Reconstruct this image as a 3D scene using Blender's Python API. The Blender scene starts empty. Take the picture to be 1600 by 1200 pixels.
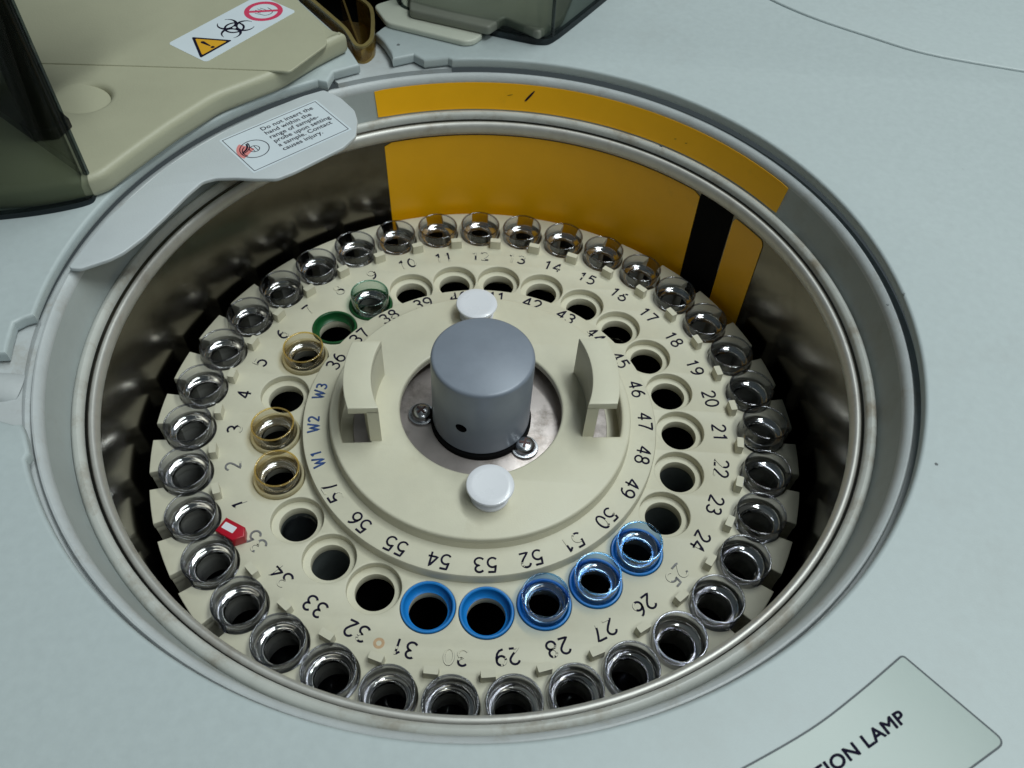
import bpy, bmesh, math, random
import numpy as np
from mathutils import Matrix, Vector, Euler
random.seed(7)
PI = math.pi
S = 0.001                                   # everything below is in millimetres
SC = bpy.context.scene
COL = SC.collection

# ------------------------------------------------------------------ camera
CAM = np.array([3.961, -179.256, 247.005]); FPX = 1343.05
def _rot(w):
    w = np.array(w); th = np.linalg.norm(w); k = w/th
    K = np.array([[0, -k[2], k[1]], [k[2], 0, -k[0]], [-k[1], k[0], 0]])
    return np.eye(3)+math.sin(th)*K+(1-math.cos(th))*K@K
_a = math.radians(40)
_z = np.array([0, -math.sin(_a), math.cos(_a)]); _x = np.array([1., 0, 0]); _y = np.cross(_z, _x)
RW = np.stack([_x, _y, _z], 1) @ _rot((-0.0247, -0.0203, 0.0523))
cam = bpy.data.cameras.new('camera'); camo = bpy.data.objects.new('camera', cam); COL.objects.link(camo)
M = Matrix([list(RW[i])+[CAM[i]*S] for i in range(3)]+[[0, 0, 0, 1]])
camo.matrix_world = M
cam.sensor_width = 36; cam.lens = 36*FPX/1600; cam.clip_start = 0.005; cam.clip_end = 50
SC.camera = camo

# two reference frames: the sample disk (level) and the housing (tipped by about a degree)
DISK = Matrix.Identity(4)
HOUS = Matrix.Rotation(math.radians(-1.15), 4, 'Y')
_RH = np.array(HOUS.to_3x3())
def H(px, py, z):                           # where the photo's pixel meets the housing plane at height z
    d = RW @ np.array([(px-800)/FPX, -(py-600)/FPX, -1.0])
    c = _RH.T @ CAM; d = _RH.T @ d
    p = c + (z-c[2])/d[2]*d
    return (p[0], p[1])
def D(px, py, z):
    d = RW @ np.array([(px-800)/FPX, -(py-600)/FPX, -1.0])
    p = CAM + (z-CAM[2])/d[2]*d
    return (p[0], p[1])
def HH(pts, z): return [H(x, y, z) for x, y in pts]

# ------------------------------------------------------------------ materials
def mat(name, col, rough=.5, metal=0., var=.06, scale=90., bump=0., bscale=900., spots=None, coat=0., spec=.5):
    m = bpy.data.materials.new(name); m.use_nodes = True
    nt = m.node_tree; N = nt.nodes; L = nt.links
    b = N['Principled BSDF']
    b.inputs['Roughness'].default_value = rough; b.inputs['Metallic'].default_value = metal
    b.inputs['Coat Weight'].default_value = coat; b.inputs['Specular IOR Level'].default_value = spec
    tc = N.new('ShaderNodeTexCoord')
    no = N.new('ShaderNodeTexNoise'); no.inputs['Scale'].default_value = scale; no.inputs['Detail'].default_value = 6
    no.inputs['Roughness'].default_value = .65
    L.new(tc.outputs['Object'], no.inputs['Vector'])
    r = N.new('ShaderNodeValToRGB')
    r.color_ramp.elements[0].position = .3; r.color_ramp.elements[1].position = .7
    r.color_ramp.elements[0].color = (*[c*(1-var) for c in col], 1)
    r.color_ramp.elements[1].color = (*[min(1, c*(1+var)) for c in col], 1)
    L.new(no.outputs['Fac'], r.inputs['Fac'])
    out = r.outputs['Color']
    for sp in (spots or []):                # (colour, noise scale, lo, hi, strength)
        n2 = N.new('ShaderNodeTexNoise'); n2.inputs['Scale'].default_value = sp[1]; n2.inputs['Detail'].default_value = 5
        n2.inputs['Roughness'].default_value = .7
        L.new(tc.outputs['Object'], n2.inputs['Vector'])
        mr = N.new('ShaderNodeMapRange'); mr.inputs['From Min'].default_value = sp[2]; mr.inputs['From Max'].default_value = sp[3]
        mr.inputs['To Max'].default_value = sp[4]
        L.new(n2.outputs['Fac'], mr.inputs['Value'])
        mx = N.new('ShaderNodeMix'); mx.data_type = 'RGBA'
        L.new(mr.outputs['Result'], mx.inputs['Factor']); L.new(out, mx.inputs['A'])
        mx.inputs['B'].default_value = (*sp[0], 1); out = mx.outputs['Result']
    L.new(out, b.inputs['Base Color'])
    # roughness wander
    mr = N.new('ShaderNodeMapRange'); mr.inputs['To Min'].default_value = rough*.85; mr.inputs['To Max'].default_value = min(1, rough*1.15)
    L.new(no.outputs['Fac'], mr.inputs['Value']); L.new(mr.outputs['Result'], b.inputs['Roughness'])
    if bump:
        n3 = N.new('ShaderNodeTexNoise'); n3.inputs['Scale'].default_value = bscale; n3.inputs['Detail'].default_value = 2
        L.new(tc.outputs['Object'], n3.inputs['Vector'])
        bp = N.new('ShaderNodeBump'); bp.inputs['Strength'].default_value = bump; bp.inputs['Distance'].default_value = .0004
        L.new(n3.outputs['Fac'], bp.inputs['Height']); L.new(bp.outputs['Normal'], b.inputs['Normal'])
    return m

def clear(name, tint=(.96, .97, .98), edge=(.55, .6, .66), rough=.03, refl=1.0, body=None, body_amt=0.):
    """thin clear plastic: see-through, glossy by fresnel, longer path (darker) at grazing angles"""
    m = bpy.data.materials.new(name); m.use_nodes = True
    nt = m.node_tree; N = nt.nodes; L = nt.links
    for n in list(N): N.remove(n)
    o = N.new('ShaderNodeOutputMaterial')
    tr = N.new('ShaderNodeBsdfTransparent'); gl = N.new('ShaderNodeBsdfGlossy'); gl.inputs['Roughness'].default_value = rough
    lw = N.new('ShaderNodeLayerWeight'); lw.inputs['Blend'].default_value = .5
    mx = N.new('ShaderNodeMix'); mx.data_type = 'RGBA'
    mx.inputs['A'].default_value = (*tint, 1); mx.inputs['B'].default_value = (*edge, 1)
    pw = N.new('ShaderNodeMath'); pw.operation = 'POWER'; pw.inputs[1].default_value = 2.2
    L.new(lw.outputs['Facing'], pw.inputs[0]); L.new(pw.outputs[0], mx.inputs['Factor']); L.new(mx.outputs['Result'], tr.inputs['Color'])
    p5 = N.new('ShaderNodeMath'); p5.operation = 'POWER'; p5.inputs[1].default_value = 5.0
    L.new(lw.outputs['Facing'], p5.inputs[0])
    mu = N.new('ShaderNodeMath'); mu.operation = 'MULTIPLY_ADD'; mu.inputs[1].default_value = .9*refl; mu.inputs[2].default_value = .045*refl; mu.use_clamp = True
    L.new(p5.outputs[0], mu.inputs[0])
    base = tr.outputs['BSDF']
    if body:
        df = N.new('ShaderNodeBsdfDiffuse'); df.inputs['Color'].default_value = (*body, 1)
        m0 = N.new('ShaderNodeMixShader'); m0.inputs[0].default_value = body_amt
        L.new(base, m0.inputs[1]); L.new(df.outputs[0], m0.inputs[2]); base = m0.outputs[0]
    ms = N.new('ShaderNodeMixShader'); L.new(mu.outputs[0], ms.inputs[0]); L.new(base, ms.inputs[1]); L.new(gl.outputs['BSDF'], ms.inputs[2])
    L.new(ms.outputs[0], o.inputs['Surface'])
    return m

M_cover = mat('pale_blue_grey_enamel', (.455, .515, .525), .45, var=.035, scale=420, bump=.05, bscale=2500,
              spots=[((.36, .37, .36), 22, .56, .85, .35), ((.22, .21, .19), 260, .735, .76, .6)])
M_ledge = mat('dirty_pale_plastic', (.50, .53, .54), .42, var=.06, scale=120, bump=.15, spots=[((.30, .26, .20), 90, .56, .76, .55)])
M_wallband = mat('grey_plastic_band', (.375, .41, .405), .45, var=.06, scale=60, bump=.1, spots=[((.25, .22, .17), 45, .55, .8, .4)])
M_rim = mat('stained_cream_rim', (.52, .53, .50), .35, var=.06, scale=120, spots=[((.24, .18, .11), 70, .5, .72, .75)])
M_lip = mat('brushed_steel_lip', (.58, .57, .54), .48, .6, var=.06, scale=200, spots=[((.26, .19, .13), 60, .56, .78, .55)])
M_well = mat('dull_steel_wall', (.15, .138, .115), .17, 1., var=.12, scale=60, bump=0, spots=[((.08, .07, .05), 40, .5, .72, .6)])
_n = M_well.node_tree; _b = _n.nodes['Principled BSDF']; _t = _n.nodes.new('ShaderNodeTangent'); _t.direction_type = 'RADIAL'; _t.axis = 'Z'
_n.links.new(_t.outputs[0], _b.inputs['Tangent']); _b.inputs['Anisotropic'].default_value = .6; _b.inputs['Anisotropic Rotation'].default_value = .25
M_black = mat('black_matt', (.004, .004, .0045), .9, var=.2, spec=.1)
M_blackgloss = mat('black_plastic', (.010, .010, .011), .4, var=.2)
M_cream = mat('cream_disk_plastic', (.60, .575, .455), .5, var=.04, scale=120, bump=.06, bscale=2500,
              spots=[((.42, .38, .27), 55, .60, .80, .30), ((.34, .28, .2), 240, .68, .80, .5), ((.52, .47, .33), 18, .5, .8, .45)])
M_hub = mat('cream_hub_plastic', (.62, .595, .47), .42, var=.03, scale=120, bump=.08, bscale=1800, spots=[((.45, .40, .29), 70, .60, .8, .35), ((.54, .49, .35), 16, .5, .8, .45), ((.30, .25, .19), 330, .71, .8, .4)])
M_beige = mat('beige_cover_plastic', (.41, .405, .29), .45, var=.03, scale=60, bump=.15, bscale=1500, spots=[((.33, .31, .21), 30, .58, .8, .3)])
M_knob = mat('slate_blue_anodised_knob', (.225, .255, .31), .38, .1, var=.05, scale=150, bump=.04, bscale=3500)
M_white = mat('white_nylon', (.74, .75, .80), .28, var=.02, coat=.2)
M_plate = mat('tarnished_steel_plate', (.56, .50, .485), .33, .55, var=.1, scale=110, spots=[((.20, .17, .15), 75, .54, .70, .8), ((.36, .25, .2), 45, .56, .75, .5)])
M_screw = mat('zinc_screw', (.50, .51, .54), .26, 1., var=.06)
M_screwdark = mat('screw_recess_grime', (.07, .035, .035), .6, var=.3)  # dark brown for the crosses on the screw heads
M_blue = mat('blue_adapter_plastic', (.010, .20, .58), .32, var=.06)
M_green = mat('green_adapter_plastic', (.006, .075, .020), .35, var=.08)
M_red = mat('red_marker_plastic', (.42, .006, .022), .3, var=.06)
M_yelsheet = mat('amber_yellow_vinyl', (.98, .485, .002), .40, var=.03, scale=80, bump=.05, spots=[((.45, .20, .01), 60, .6, .8, .3)])
M_bracket = mat('pale_grey_painted_metal', (.54, .58, .60), .42, var=.03, scale=60, bump=.12, bscale=1500, spots=[((.40, .36, .31), 50, .64, .76, .5)])
M_paper = mat('white_label_stock', (.66, .73, .78), .4, var=.02)
M_ink = mat('printed_ink_violet_black', (.010, .008, .022), .85, var=.1, spec=.1)
M_pen = mat('pen_ink_navy', (.010, .009, .026), .8, var=.5, scale=500, spec=.15)
M_penblue = mat('pen_ink_blue', (.02, .06, .20), .5, var=.4, scale=500)
M_pengrey = mat('worn_pen_ink', (.17, .17, .175), .6, var=.5, scale=700)
M_tri = mat('hazard_yellow', (.72, .38, .02), .45, var=.02)
M_pink = mat('prohibition_red', (.62, .05, .12), .45, var=.03)
M_salmon = mat('salmon_print', (.72, .25, .24), .45, var=.04)
M_panel = mat('grey_green_overlay', (.30, .37, .35), .3, var=.04, scale=60, bump=.02, bscale=2500)
M_border = mat('overlay_border', (.045, .06, .07), .5, var=.1)
M_seam = mat('panel_gap', (.14, .155, .16), .8, var=.1)
M_amber = clear('amber_clear_plastic', (.80, .64, .30), (.36, .24, .07), .08, 1., (.30, .20, .05), .25)
M_cup = clear('clear_polystyrene', (.98, .982, .988), (.46, .48, .56), .05, 1.3)
M_cupbody = clear('clear_polystyrene_body', (.90, .91, .94), (.40, .42, .50), .06, 1.3)
M_yring = clear('yellow_translucent_plastic', (.995, .985, .93), (.99, .92, .66), .10, 1.0, (1.0, .90, .60), .34)
M_rimy = clear('yellow_clear_rim', (.97, .86, .52), (.80, .56, .16), .08, 1.6, (.9, .66, .22), .2)
M_rimb = clear('blue_clear_rim', (.62, .84, 1.0), (.10, .45, .90), .06, 2.2)
M_rimg = clear('green_clear_rim', (.55, .76, .70), (.08, .40, .32), .06, 2.2)
M_ycup = clear('yellow_tinted_polystyrene', (.985, .975, .94), (.66, .52, .26), .05, 1.3)
M_shoulder = clear('boosted_clear_shoulder', (.70, .70, .75), (.30, .30, .37), .09, 14.0)  # boosted reflection imitates internal glints, dark tint stands in for refraction
M_shoulderb = clear('boosted_blue_shoulder', (.70, .85, .98), (.20, .45, .85), .12, 8.0)  # bluer shoulder, reflection boosted likewise for the bright arcs
M_shouldery = clear('boosted_pale_shoulder', (.92, .89, .85), (.62, .56, .46), .12, 9.0)  # paler shoulder, reflection boosted likewise for the bright arcs
M_bring = clear('blue_translucent_plastic', (.88, .95, 1.0), (.10, .45, .92), .06, 1.3)
M_gring = clear('green_translucent_plastic', (.92, .97, .95), (.05, .34, .22), .06, 1.3)
M_smoke = clear('smoked_acrylic', (.84, .87, .83), (.16, .16, .18), .02, .28)
M_smoked = clear('dark_smoked_acrylic', (.76, .79, .75), (.10, .11, .13), .02, .22)
M_smokeedge = clear('smoked_acrylic_edge', (.42, .47, .50), (.10, .14, .17), .05, .8)
M_smokeblue = M_smokeedge
M_cuprim = clear('edge_darkened_rim', (.66, .67, .72), (.30, .31, .37), .06, 2.2)  # darker tint imitates how the clear wall looks edge-on
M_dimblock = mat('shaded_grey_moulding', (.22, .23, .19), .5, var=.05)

# ------------------------------------------------------------------ mesh helpers (V, F, material index)
def plate(outs, z0, z1, bev=0., res=2):
    cu = bpy.data.curves.new('c', 'CURVE'); cu.dimensions = '2D'; cu.fill_mode = 'BOTH'
    cu.extrude = (z1-z0)/2-bev; cu.bevel_depth = bev; cu.bevel_resolution = res; cu.offset = -bev
    for o in outs:
        s = cu.splines.new('POLY'); s.points.add(len(o)-1)
        for p, q in zip(s.points, o): p.co = (q[0], q[1], 0, 1)
        s.use_cyclic_u = True
    ob = bpy.data.objects.new('c', cu); COL.objects.link(ob)
    dg = bpy.context.evaluated_depsgraph_get()
    m = bpy.data.meshes.new_from_object(ob.evaluated_get(dg), depsgraph=dg)
    bpy.data.objects.remove(ob); bpy.data.curves.remove(cu)
    V = [(v.co.x, v.co.y, v.co.z+(z0+z1)/2) for v in m.vertices]
    F = [tuple(p.vertices) for p in m.polygons]
    bpy.data.meshes.remove(m)
    return V, F
def lathe(prof, n=96, c=(0, 0), closed=True, a0=0., a1=None):
    full = a1 is None
    V = []; F = []; k = len(prof); m = n if full else n+1
    for i in range(m):
        a = a0+(2*PI if full else (a1-a0))*i/n
        for r, z in prof: V.append((c[0]+r*math.cos(a), c[1]+r*math.sin(a), z))
    kk = k if closed else k-1
    for i in range(n):
        i2 = (i+1) % m
        for j in range(kk):
            j2 = (j+1) % k
            F.append((i*k+j, i2*k+j, i2*k+j2, i*k+j2))
    if closed and not full:
        F.append(tuple(range(k))); F.append(tuple(n*k+j for j in reversed(range(k))))
    return V, F
def join(*ms):
    V = []; F = []
    for v, f in ms:
        o = len(V); V += list(v); F += [tuple(i+o for i in q) for q in f]
    return V, F
def xf(m, fn): return [fn(p) for p in m[0]], m[1]
def tube(pts, r, n=8, closed=False):
    pts = [Vector(p) for p in pts]; V = []; F = []; k = len(pts)
    for i, p in enumerate(pts):
        t = (pts[(i+1) % k if closed else min(i+1, k-1)]-pts[(i-1) % k if closed else max(i-1, 0)]).normalized()
        u = t.cross(Vector((0, 0, 1)));
        if u.length < .1: u = t.cross(Vector((1, 0, 0)))
        u.normalize(); w = t.cross(u)
        for j in range(n):
            a = 2*PI*j/n; q = p+u*(r*math.cos(a))+w*(r*math.sin(a)); V.append(tuple(q))
    for i in range(k if closed else k-1):
        for j in range(n):
            F.append((i*n+j, i*n+(j+1) % n, ((i+1) % k)*n+(j+1) % n, ((i+1) % k)*n+j))
    if not closed:
        F.append(tuple(reversed(range(n)))); F.append(tuple((k-1)*n+j for j in range(n)))
    return V, F
def ribbon(pts, w, z, closed=False, taper=False):
    """flat painted line w wide along pts (2D) at height z"""
    k = len(pts); V = []; F = []
    for i in range(k):
        a = pts[(i-1) % k] if (closed or i > 0) else pts[i]; b = pts[(i+1) % k] if (closed or i < k-1) else pts[i]
        dx, dy = b[0]-a[0], b[1]-a[1]; l = math.hypot(dx, dy) or 1
        ww = w*(1-.7*i/(k-1)) if taper else w
        nx, ny = -dy/l*ww/2, dx/l*ww/2
        V += [(pts[i][0]+nx, pts[i][1]+ny, z), (pts[i][0]-nx, pts[i][1]-ny, z)]
    for i in range(k if closed else k-1):
        j = (i+1) % k; F.append((2*i, 2*i+1, 2*j+1, 2*j))
    return V, F
def circ(cx, cy, r, n=48, a0=0, a1=2*PI, end=False):
    return [(cx+r*math.cos(a0+(a1-a0)*i/n), cy+r*math.sin(a0+(a1-a0)*i/n)) for i in range(n+(1 if end else 0))]
def rrect(w, h, r, n=6, cx=0, cy=0):
    o = []
    for sx, sy, a in ((1, 1, 0), (-1, 1, PI/2), (-1, -1, PI), (1, -1, 1.5*PI)):
        o += [(cx+sx*(w/2-r)+r*math.cos(a+PI/2*i/n), cy+sy*(h/2-r)+r*math.sin(a+PI/2*i/n)) for i in range(n+1)]
    return o
def roundpoly(pts, r, n=5):
    out = []; k = len(pts)
    for i in range(k):
        p = Vector(pts[i]); a = Vector(pts[i-1])-p; b = Vector(pts[(i+1) % k])-p
        rr = r[i] if isinstance(r, (list, tuple)) else r
        d = min(rr, a.length*.45, b.length*.45); p0 = p+a.normalized()*d; p1 = p+b.normalized()*d
        for j in range(n+1):
            t = j/n; q = p0*(1-t)**2+p*2*t*(1-t)+p1*t*t; out.append((q.x, q.y))
    return out
def text(s, size, bold=0., space=1., align='LEFT'):
    cu = bpy.data.curves.new('t', 'FONT'); cu.body = s; cu.size = size; cu.offset = bold; cu.space_character = space; cu.align_x = align
    cu.resolution_u = 4
    ob = bpy.data.objects.new('t', cu); COL.objects.link(ob)
    dg = bpy.context.evaluated_depsgraph_get()
    m = bpy.data.meshes.new_from_object(ob.evaluated_get(dg), depsgraph=dg)
    bpy.data.objects.remove(ob); bpy.data.curves.remove(cu)
    V = [tuple(v.co) for v in m.vertices]; F = [tuple(p.vertices) for p in m.polygons]
    bpy.data.meshes.remove(m)
    return V, F
def bold(m, d):
    return join(*[xf(m, lambda p, i=i, sx=sx, sy=sy: (p[0]+sx*d, p[1]+sy*d, p[2]+.003*i)) for i, (sx, sy) in enumerate(((0, 0), (1, 0), (-1, 0), (0, 1), (0, -1), (.7, .7), (-.7, -.7), (.7, -.7), (-.7, .7)))])
def box(x0, x1, y0, y1, z0, z1, bev=0.):
    return plate([[(x0, y0), (x1, y0), (x1, y1), (x0, y1)]], z0, z1, bev)

def build_mesh(name, m, mats, mi=None, base=(0, 0, 0), sharp=35, merge=True):
    V, F = m
    me = bpy.data.meshes.new(name)
    me.from_pydata([((x-base[0])*S, (y-base[1])*S, (z-base[2])*S) for x, y, z in V], [], F)
    if not isinstance(mats, (list, tuple)): mats = [mats]
    for q in mats: me.materials.append(q)
    if mi:
        for p, i in zip(me.polygons, mi): p.material_index = i
    bm = bmesh.new(); bm.from_mesh(me)
    if merge: bmesh.ops.remove_doubles(bm, verts=bm.verts, dist=1e-6)
    bmesh.ops.recalc_face_normals(bm, faces=bm.faces)
    bm.to_mesh(me); bm.free()
    for p in me.polygons: p.use_smooth = True
    me.set_sharp_from_angle(angle=math.radians(sharp))
    return me
BASES = {}
def thing(name, label, cat, base=(0, 0, 0), frame=DISK, group=None):
    o = bpy.data.objects.new(name, None); COL.objects.link(o)
    o.empty_display_size = .005
    mw = frame @ Matrix.Translation(Vector(base)*S)
    o.matrix_world = mw
    o['label'] = label; o['category'] = cat
    if group: o['group'] = group
    BASES[o.name] = base
    return o
def part(name, m, mats, root, mi=None, sharp=35, top=None, label=None):
    """a part: its mesh is given in the frame of its thing; root may be a part (sub-part)"""
    base = BASES[root.name]
    me = build_mesh(name, m, mats, mi, base, sharp)
    o = bpy.data.objects.new(name, me); COL.objects.link(o); o.parent = root
    BASES[o.name] = base
    if label: o['label'] = label
    return o
def solo(name, m, mats, label, cat, base=(0, 0, 0), frame=DISK, group=None, sharp=35, mi=None):
    me = build_mesh(name, m, mats, mi, base, sharp)
    o = bpy.data.objects.new(name, me); COL.objects.link(o)
    o.matrix_world = frame @ Matrix.Translation(Vector(base)*S)
    o['label'] = label; o['category'] = cat
    if group: o['group'] = group
    BASES[o.name] = base
    return o
def copy_tree(o, parent=None):
    kids = list(o.children)
    c = o.copy(); COL.objects.link(c)
    if parent: c.parent = parent
    for ch in kids: copy_tree(ch, c)
    return c

# ------------------------------------------------------------------ housing
hz = thing('analyzer_housing', 'pale grey analyser top with a deep round steel lined well and yellow stickers', 'machine housing', (0, 0, 58), HOUS)
CT = 64.5                                  # top of the cover
RC = 127.4                                 # edge of the round opening in the cover
def angH(px, py, z=CT):
    x, y = H(px, py, z); return math.atan2(y, x)
nl_top = HH([(52.5, 491), (36, 495.5), (21, 503), (13.5, 530), (9, 551)], CT)
nl_bot = HH([(20, 661.5), (33, 661), (39, 677), (45, 706)], CT)
nt_r = HH([(700, 89), (662.5, 93), (646, 84), (613, 91), (610, 81), (599.5, 64.5), (586, 51), (596, 43), (606, 37), (640, 22), (640, 2), (560, -45)], CT)
nt_l = HH([(430, -45), (470, 2), (526, 52), (544, 72), (562, 100), (521, 111), (511, 128)], CT)
a_l0 = math.atan2(nl_top[0][1], nl_top[0][0]); a_l1 = math.atan2(nl_bot[-1][1], nl_bot[-1][0])
a_t0 = math.atan2(nt_r[0][1], nt_r[0][0]); a_t1 = math.atan2(nt_l[-1][1], nt_l[-1][0])
# inner boundary, counter-clockwise from the left notch's lower end round the front, right, back
a_l1 = a_l1 if a_l1 < 0 else a_l1-2*PI
inner = circ(0, 0, RC, 150, a_l1+.012, a_t0-.012, True) + nt_r + nt_l
a_l0p = a_l0 if a_l0 > 0 else a_l0+2*PI
inner += circ(0, 0, RC, 50, a_t1+.02, a_l0p-.012, True)
inner += nl_top + [(-150, -32.5), (-150, -44.5)] + nl_bot
seam = HH([(1120, -45), (1205, 0), (1270, 28), (1350, 55), (1450, 85), (1600, 112), (1720, 130)], CT)
def smooth(pts, n=6):
    o = []
    for i in range(len(pts)-1):
        p0 = Vector(pts[max(i-1, 0)]); p1 = Vector(pts[i]); p2 = Vector(pts[i+1]); p3 = Vector(pts[min(i+2, len(pts)-1)])
        for j in range(n):
            t = j/n
            q = .5*((2*p1)+(p2-p0)*t+(2*p0-5*p1+4*p2-p3)*t*t+(3*p1-p0-3*p2+p3)*t**3); o.append((q.x, q.y))
    o.append(tuple(pts[-1])); return o
seam = smooth(seam)
outer = [(-420, -240), (420, -240), (420, seam[-1][1]-8)] + seam[::-1] + [(seam[0][0]-10, 420), (-420, 420)]
part('cover_panel', plate([outer, inner], 59.2+1.2, CT, 1.1, 3), M_cover, hz)
sh = [(x+.38, y+.5) for x, y in seam]
part('rear_panel', plate([[(420, seam[-1][1]-7)] + sh[::-1] + [(seam[0][0]-9, 420), (420, 420)]], 60.4, CT+.25, .8, 2), M_cover, hz)
part('panel_gap', plate([[(420, seam[-1][1]-16)] + [(x-4, y-4) for x, y in seam[::-1]] + [(seam[0][0]-14, 420), (seam[0][0]+2, 420)] + [(x+5, y+5) for x, y in seam] + [(420, seam[-1][1]+2)]], 59.6, 60.2), M_seam, hz)
# ledge + wall band + rim + lip + well
part('ledge', lathe([(123.9, 56.5), (124.15, 57.6), (124.6, 58.5), (125.2, 59.15), (125.8, 59.45), (126.3, 59.35), (126.6, 58.9), (126.75, 57.6), (129.4, 57.6), (129.4, 55), (124.2, 55)], 192), M_ledge, hz)
def arcpts(r, p0, p1, n=24):
    x0, x1 = math.radians(p0), math.radians(p1); return circ(0, 0, r, n, x0, x1, True)
def sector_floor(pts, z): return plate([pts], z-.8, z, .2, 1)
part('notch_floor', plate([[(-127.5, -13), (-160, -13), (-160, -62), (-112, -62)]+circ(0, 0, 128.4, 12, math.radians(-151), math.radians(-174), True)[0:13]], 58.0, 59.95), M_ledge, hz)
part('notch_floor', plate([circ(0, 0, 128.2, 14, math.radians(98), math.radians(118), True) + HH([(470, 80), (544, 66), (562, 82), (590, 55), (604, 40), (700, 60)], 60)], 58.2, 60.05), M_ledge, hz)
part('wall_band', lathe([(121.3, 44.6), (123.9, 56.5), (124.6, 56.4), (122.2, 44.4)], 192), M_wallband, hz)
part('well_rim', lathe([(121.3, 44.6), (120.9, 45.7), (120.2, 46.3), (119.3, 46.5), (118.5, 46.1), (118.0, 45.2), (118.0, 43.6), (121.5, 43.2)], 192), M_rim, hz)
lp = [(116.35+1.55*math.cos(t), 40.9+2.75*math.sin(t)) for t in [i*2*PI/20 for i in range(20)]]
part('steel_lip', lathe(lp, 192), M_lip, hz)
part('well_wall', lathe([(116.3, 39.6), (115.6, -60), (117.5, -60), (118.4, 43.9), (117.4, 43.4)], 192), M_well, hz)
part('well_floor', plate([circ(0, 0, 116.5, 96)], -61, -59), M_black, hz)
part('trap_recess', join(plate([HH([(400, -80), (620, -80), (625, 60), (560, 95), (470, 60)], 45)], 38, 40)), M_black, hz)
# raised rounded bar in the left notch
bar = join(tube([(-160, -38.2, 59.3), (-126.5, -38.2, 59.3), (-124.6, -38.0, 58.2)], 5.0, 20))
part('moulded_rib', xf(bar, lambda p: (p[0], p[1], 59.3+(p[2]-59.3)*.62)), M_ledge, hz)
def cone_sheet(a0, a1, r0, z0, r1, z1, th=.12, n=60, off=.25):
    return lathe([(r0-off, z0), (r1-off, z1), (r1-off-th, z1), (r0-off-th, z0)], n, a0=math.radians(a0), a1=math.radians(a1))
def rsheet(a0, a1, z0, z1, rad, r_of, cr, n=48, th=.12, off=.2):
    """sheet with rounded corners stuck on a wall of revolution"""
    w = math.radians(a1-a0)*rad; h = z1-z0
    pts = []
    for i in range(n+1):
        u = w*i/n; e = min(u, w-u); d = 0.
        if e < cr: d = cr-math.sqrt(max(0, cr*cr-(cr-e)**2))
        pts.append((u, d))
    V = []; F = []
    for u, d in pts:
        a = math.radians(a0)+u/rad
        for z, o in ((z0+d, off), (z1-d, off), (z1-d, off+th), (z0+d, off+th)):
            r = r_of(z)-o; V.append((r*math.cos(a), r*math.sin(a), z))
    for i in range(n):
        for j in range(4): F.append((4*i+j, 4*i+4+j, 4*i+4+(j+1) % 4, 4*i+(j+1) % 4))
    F += [(0, 1, 2, 3), (4*n+3, 4*n+2, 4*n+1, 4*n)]
    return V, F
rb = lambda z: 121.3+(z-44.6)/(56.5-44.6)*2.6
rw = lambda z: 115.6+(z+60)/99.6*.7
part('yellow_sticker', rsheet(32.0, 112.3, 46.2, 56.6, 122, rb, .2), M_yelsheet, hz, label='yellow curved strip on the band above the steel lip')
part('yellow_sticker', rsheet(46.6, 112.2, -12, 37.6, 116, rw, 1.3), M_yelsheet, hz, label='large yellow sheet on the well wall behind the cups')
part('black_window', rsheet(38.6, 46.5, -12, 38.0, 116, rw, .3, off=.12), M_black, hz)
part('yellow_sticker', rsheet(30.4, 38.3, -12, 37.2, 116, rw, 2.0, n=24), M_yelsheet, hz, label='narrow yellow sheet right of the black window')
def onband(u0, z0, u1, z1, w, r_of=rb, off=.5):
    V = []
    k = 5
    for i in range(k+1):
        t = i/k; a = math.radians(u0+(u1-u0)*t); z = z0+(z1-z0)*t; ww = w*(.35+.65*math.sin(PI*min(.95, t*.8+.15)))
        for s in (-1, 1):
            r = r_of(z)-off; da = s*ww/2/122; V.append((r*math.cos(a+da), r*math.sin(a+da), z))
    return V, [(2*i, 2*i+1, 2*i+3, 2*i+2) for i in range(k)]
part('pen_mark', onband(84.6, 50.3, 83.0, 54.6, 1.1), M_pen, hz)
for q in ((87.9, 52.0, 87.0, 52.5, .9), (55.6, 50.2, 55.2, 50.6, .5), (53.4, 50.4, 53.0, 50.8, .5)): part('pen_mark', onband(*q), M_pen, hz)
part('pen_mark', onband(57.9, 45.6, 57.3, 46.9, 1.6, lambda z: 119.6, .0), M_penblue, hz)
# printed overlay by the lower right corner
edge = smooth(HH([(1410, 1024), (1340, 1084), (1266, 1140), (1160, 1201), (1080, 1240)], CT), 5)
A = Vector(edge[0]); Cc = Vector(H(1571, 1160, CT)); dn = (Cc-A)
lab = roundpoly(edge + [(edge[-1][0]+dn.x, edge[-1][1]+dn.y), tuple(Cc)], [2.2]+[.3]*(len(edge)-2)+[2, 2, 2.2])
cen = Vector((sum(p[0] for p in lab)/len(lab), sum(p[1] for p in lab)/len(lab)))
lo = part('lamp_label', plate([lab], CT-.05, CT+.12), M_panel, hz)
part('border', ribbon(lab, .42, CT+.15, True), M_border, lo)
def place2(m, o, ux, uy, z): return xf(m, lambda p: (o[0]+ux.x*p[0]+uy.x*p[1], o[1]+ux.y*p[0]+uy.y*p[1], z+p[2]))
q0 = Vector(H(1322, 1194, CT)); q1 = Vector(H(1418, 1126, CT)); ux = (q1-q0).normalized(); uy = Vector((-ux.y, ux.x))
wl_ = (Vector(H(1417, 1103, CT))-Vector(H(1352, 1141, CT))).length
l1 = text('LAMP', 1, 0, 1.06); w1 = max(p[0] for p in l1[0])-min(p[0] for p in l1[0])
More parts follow.
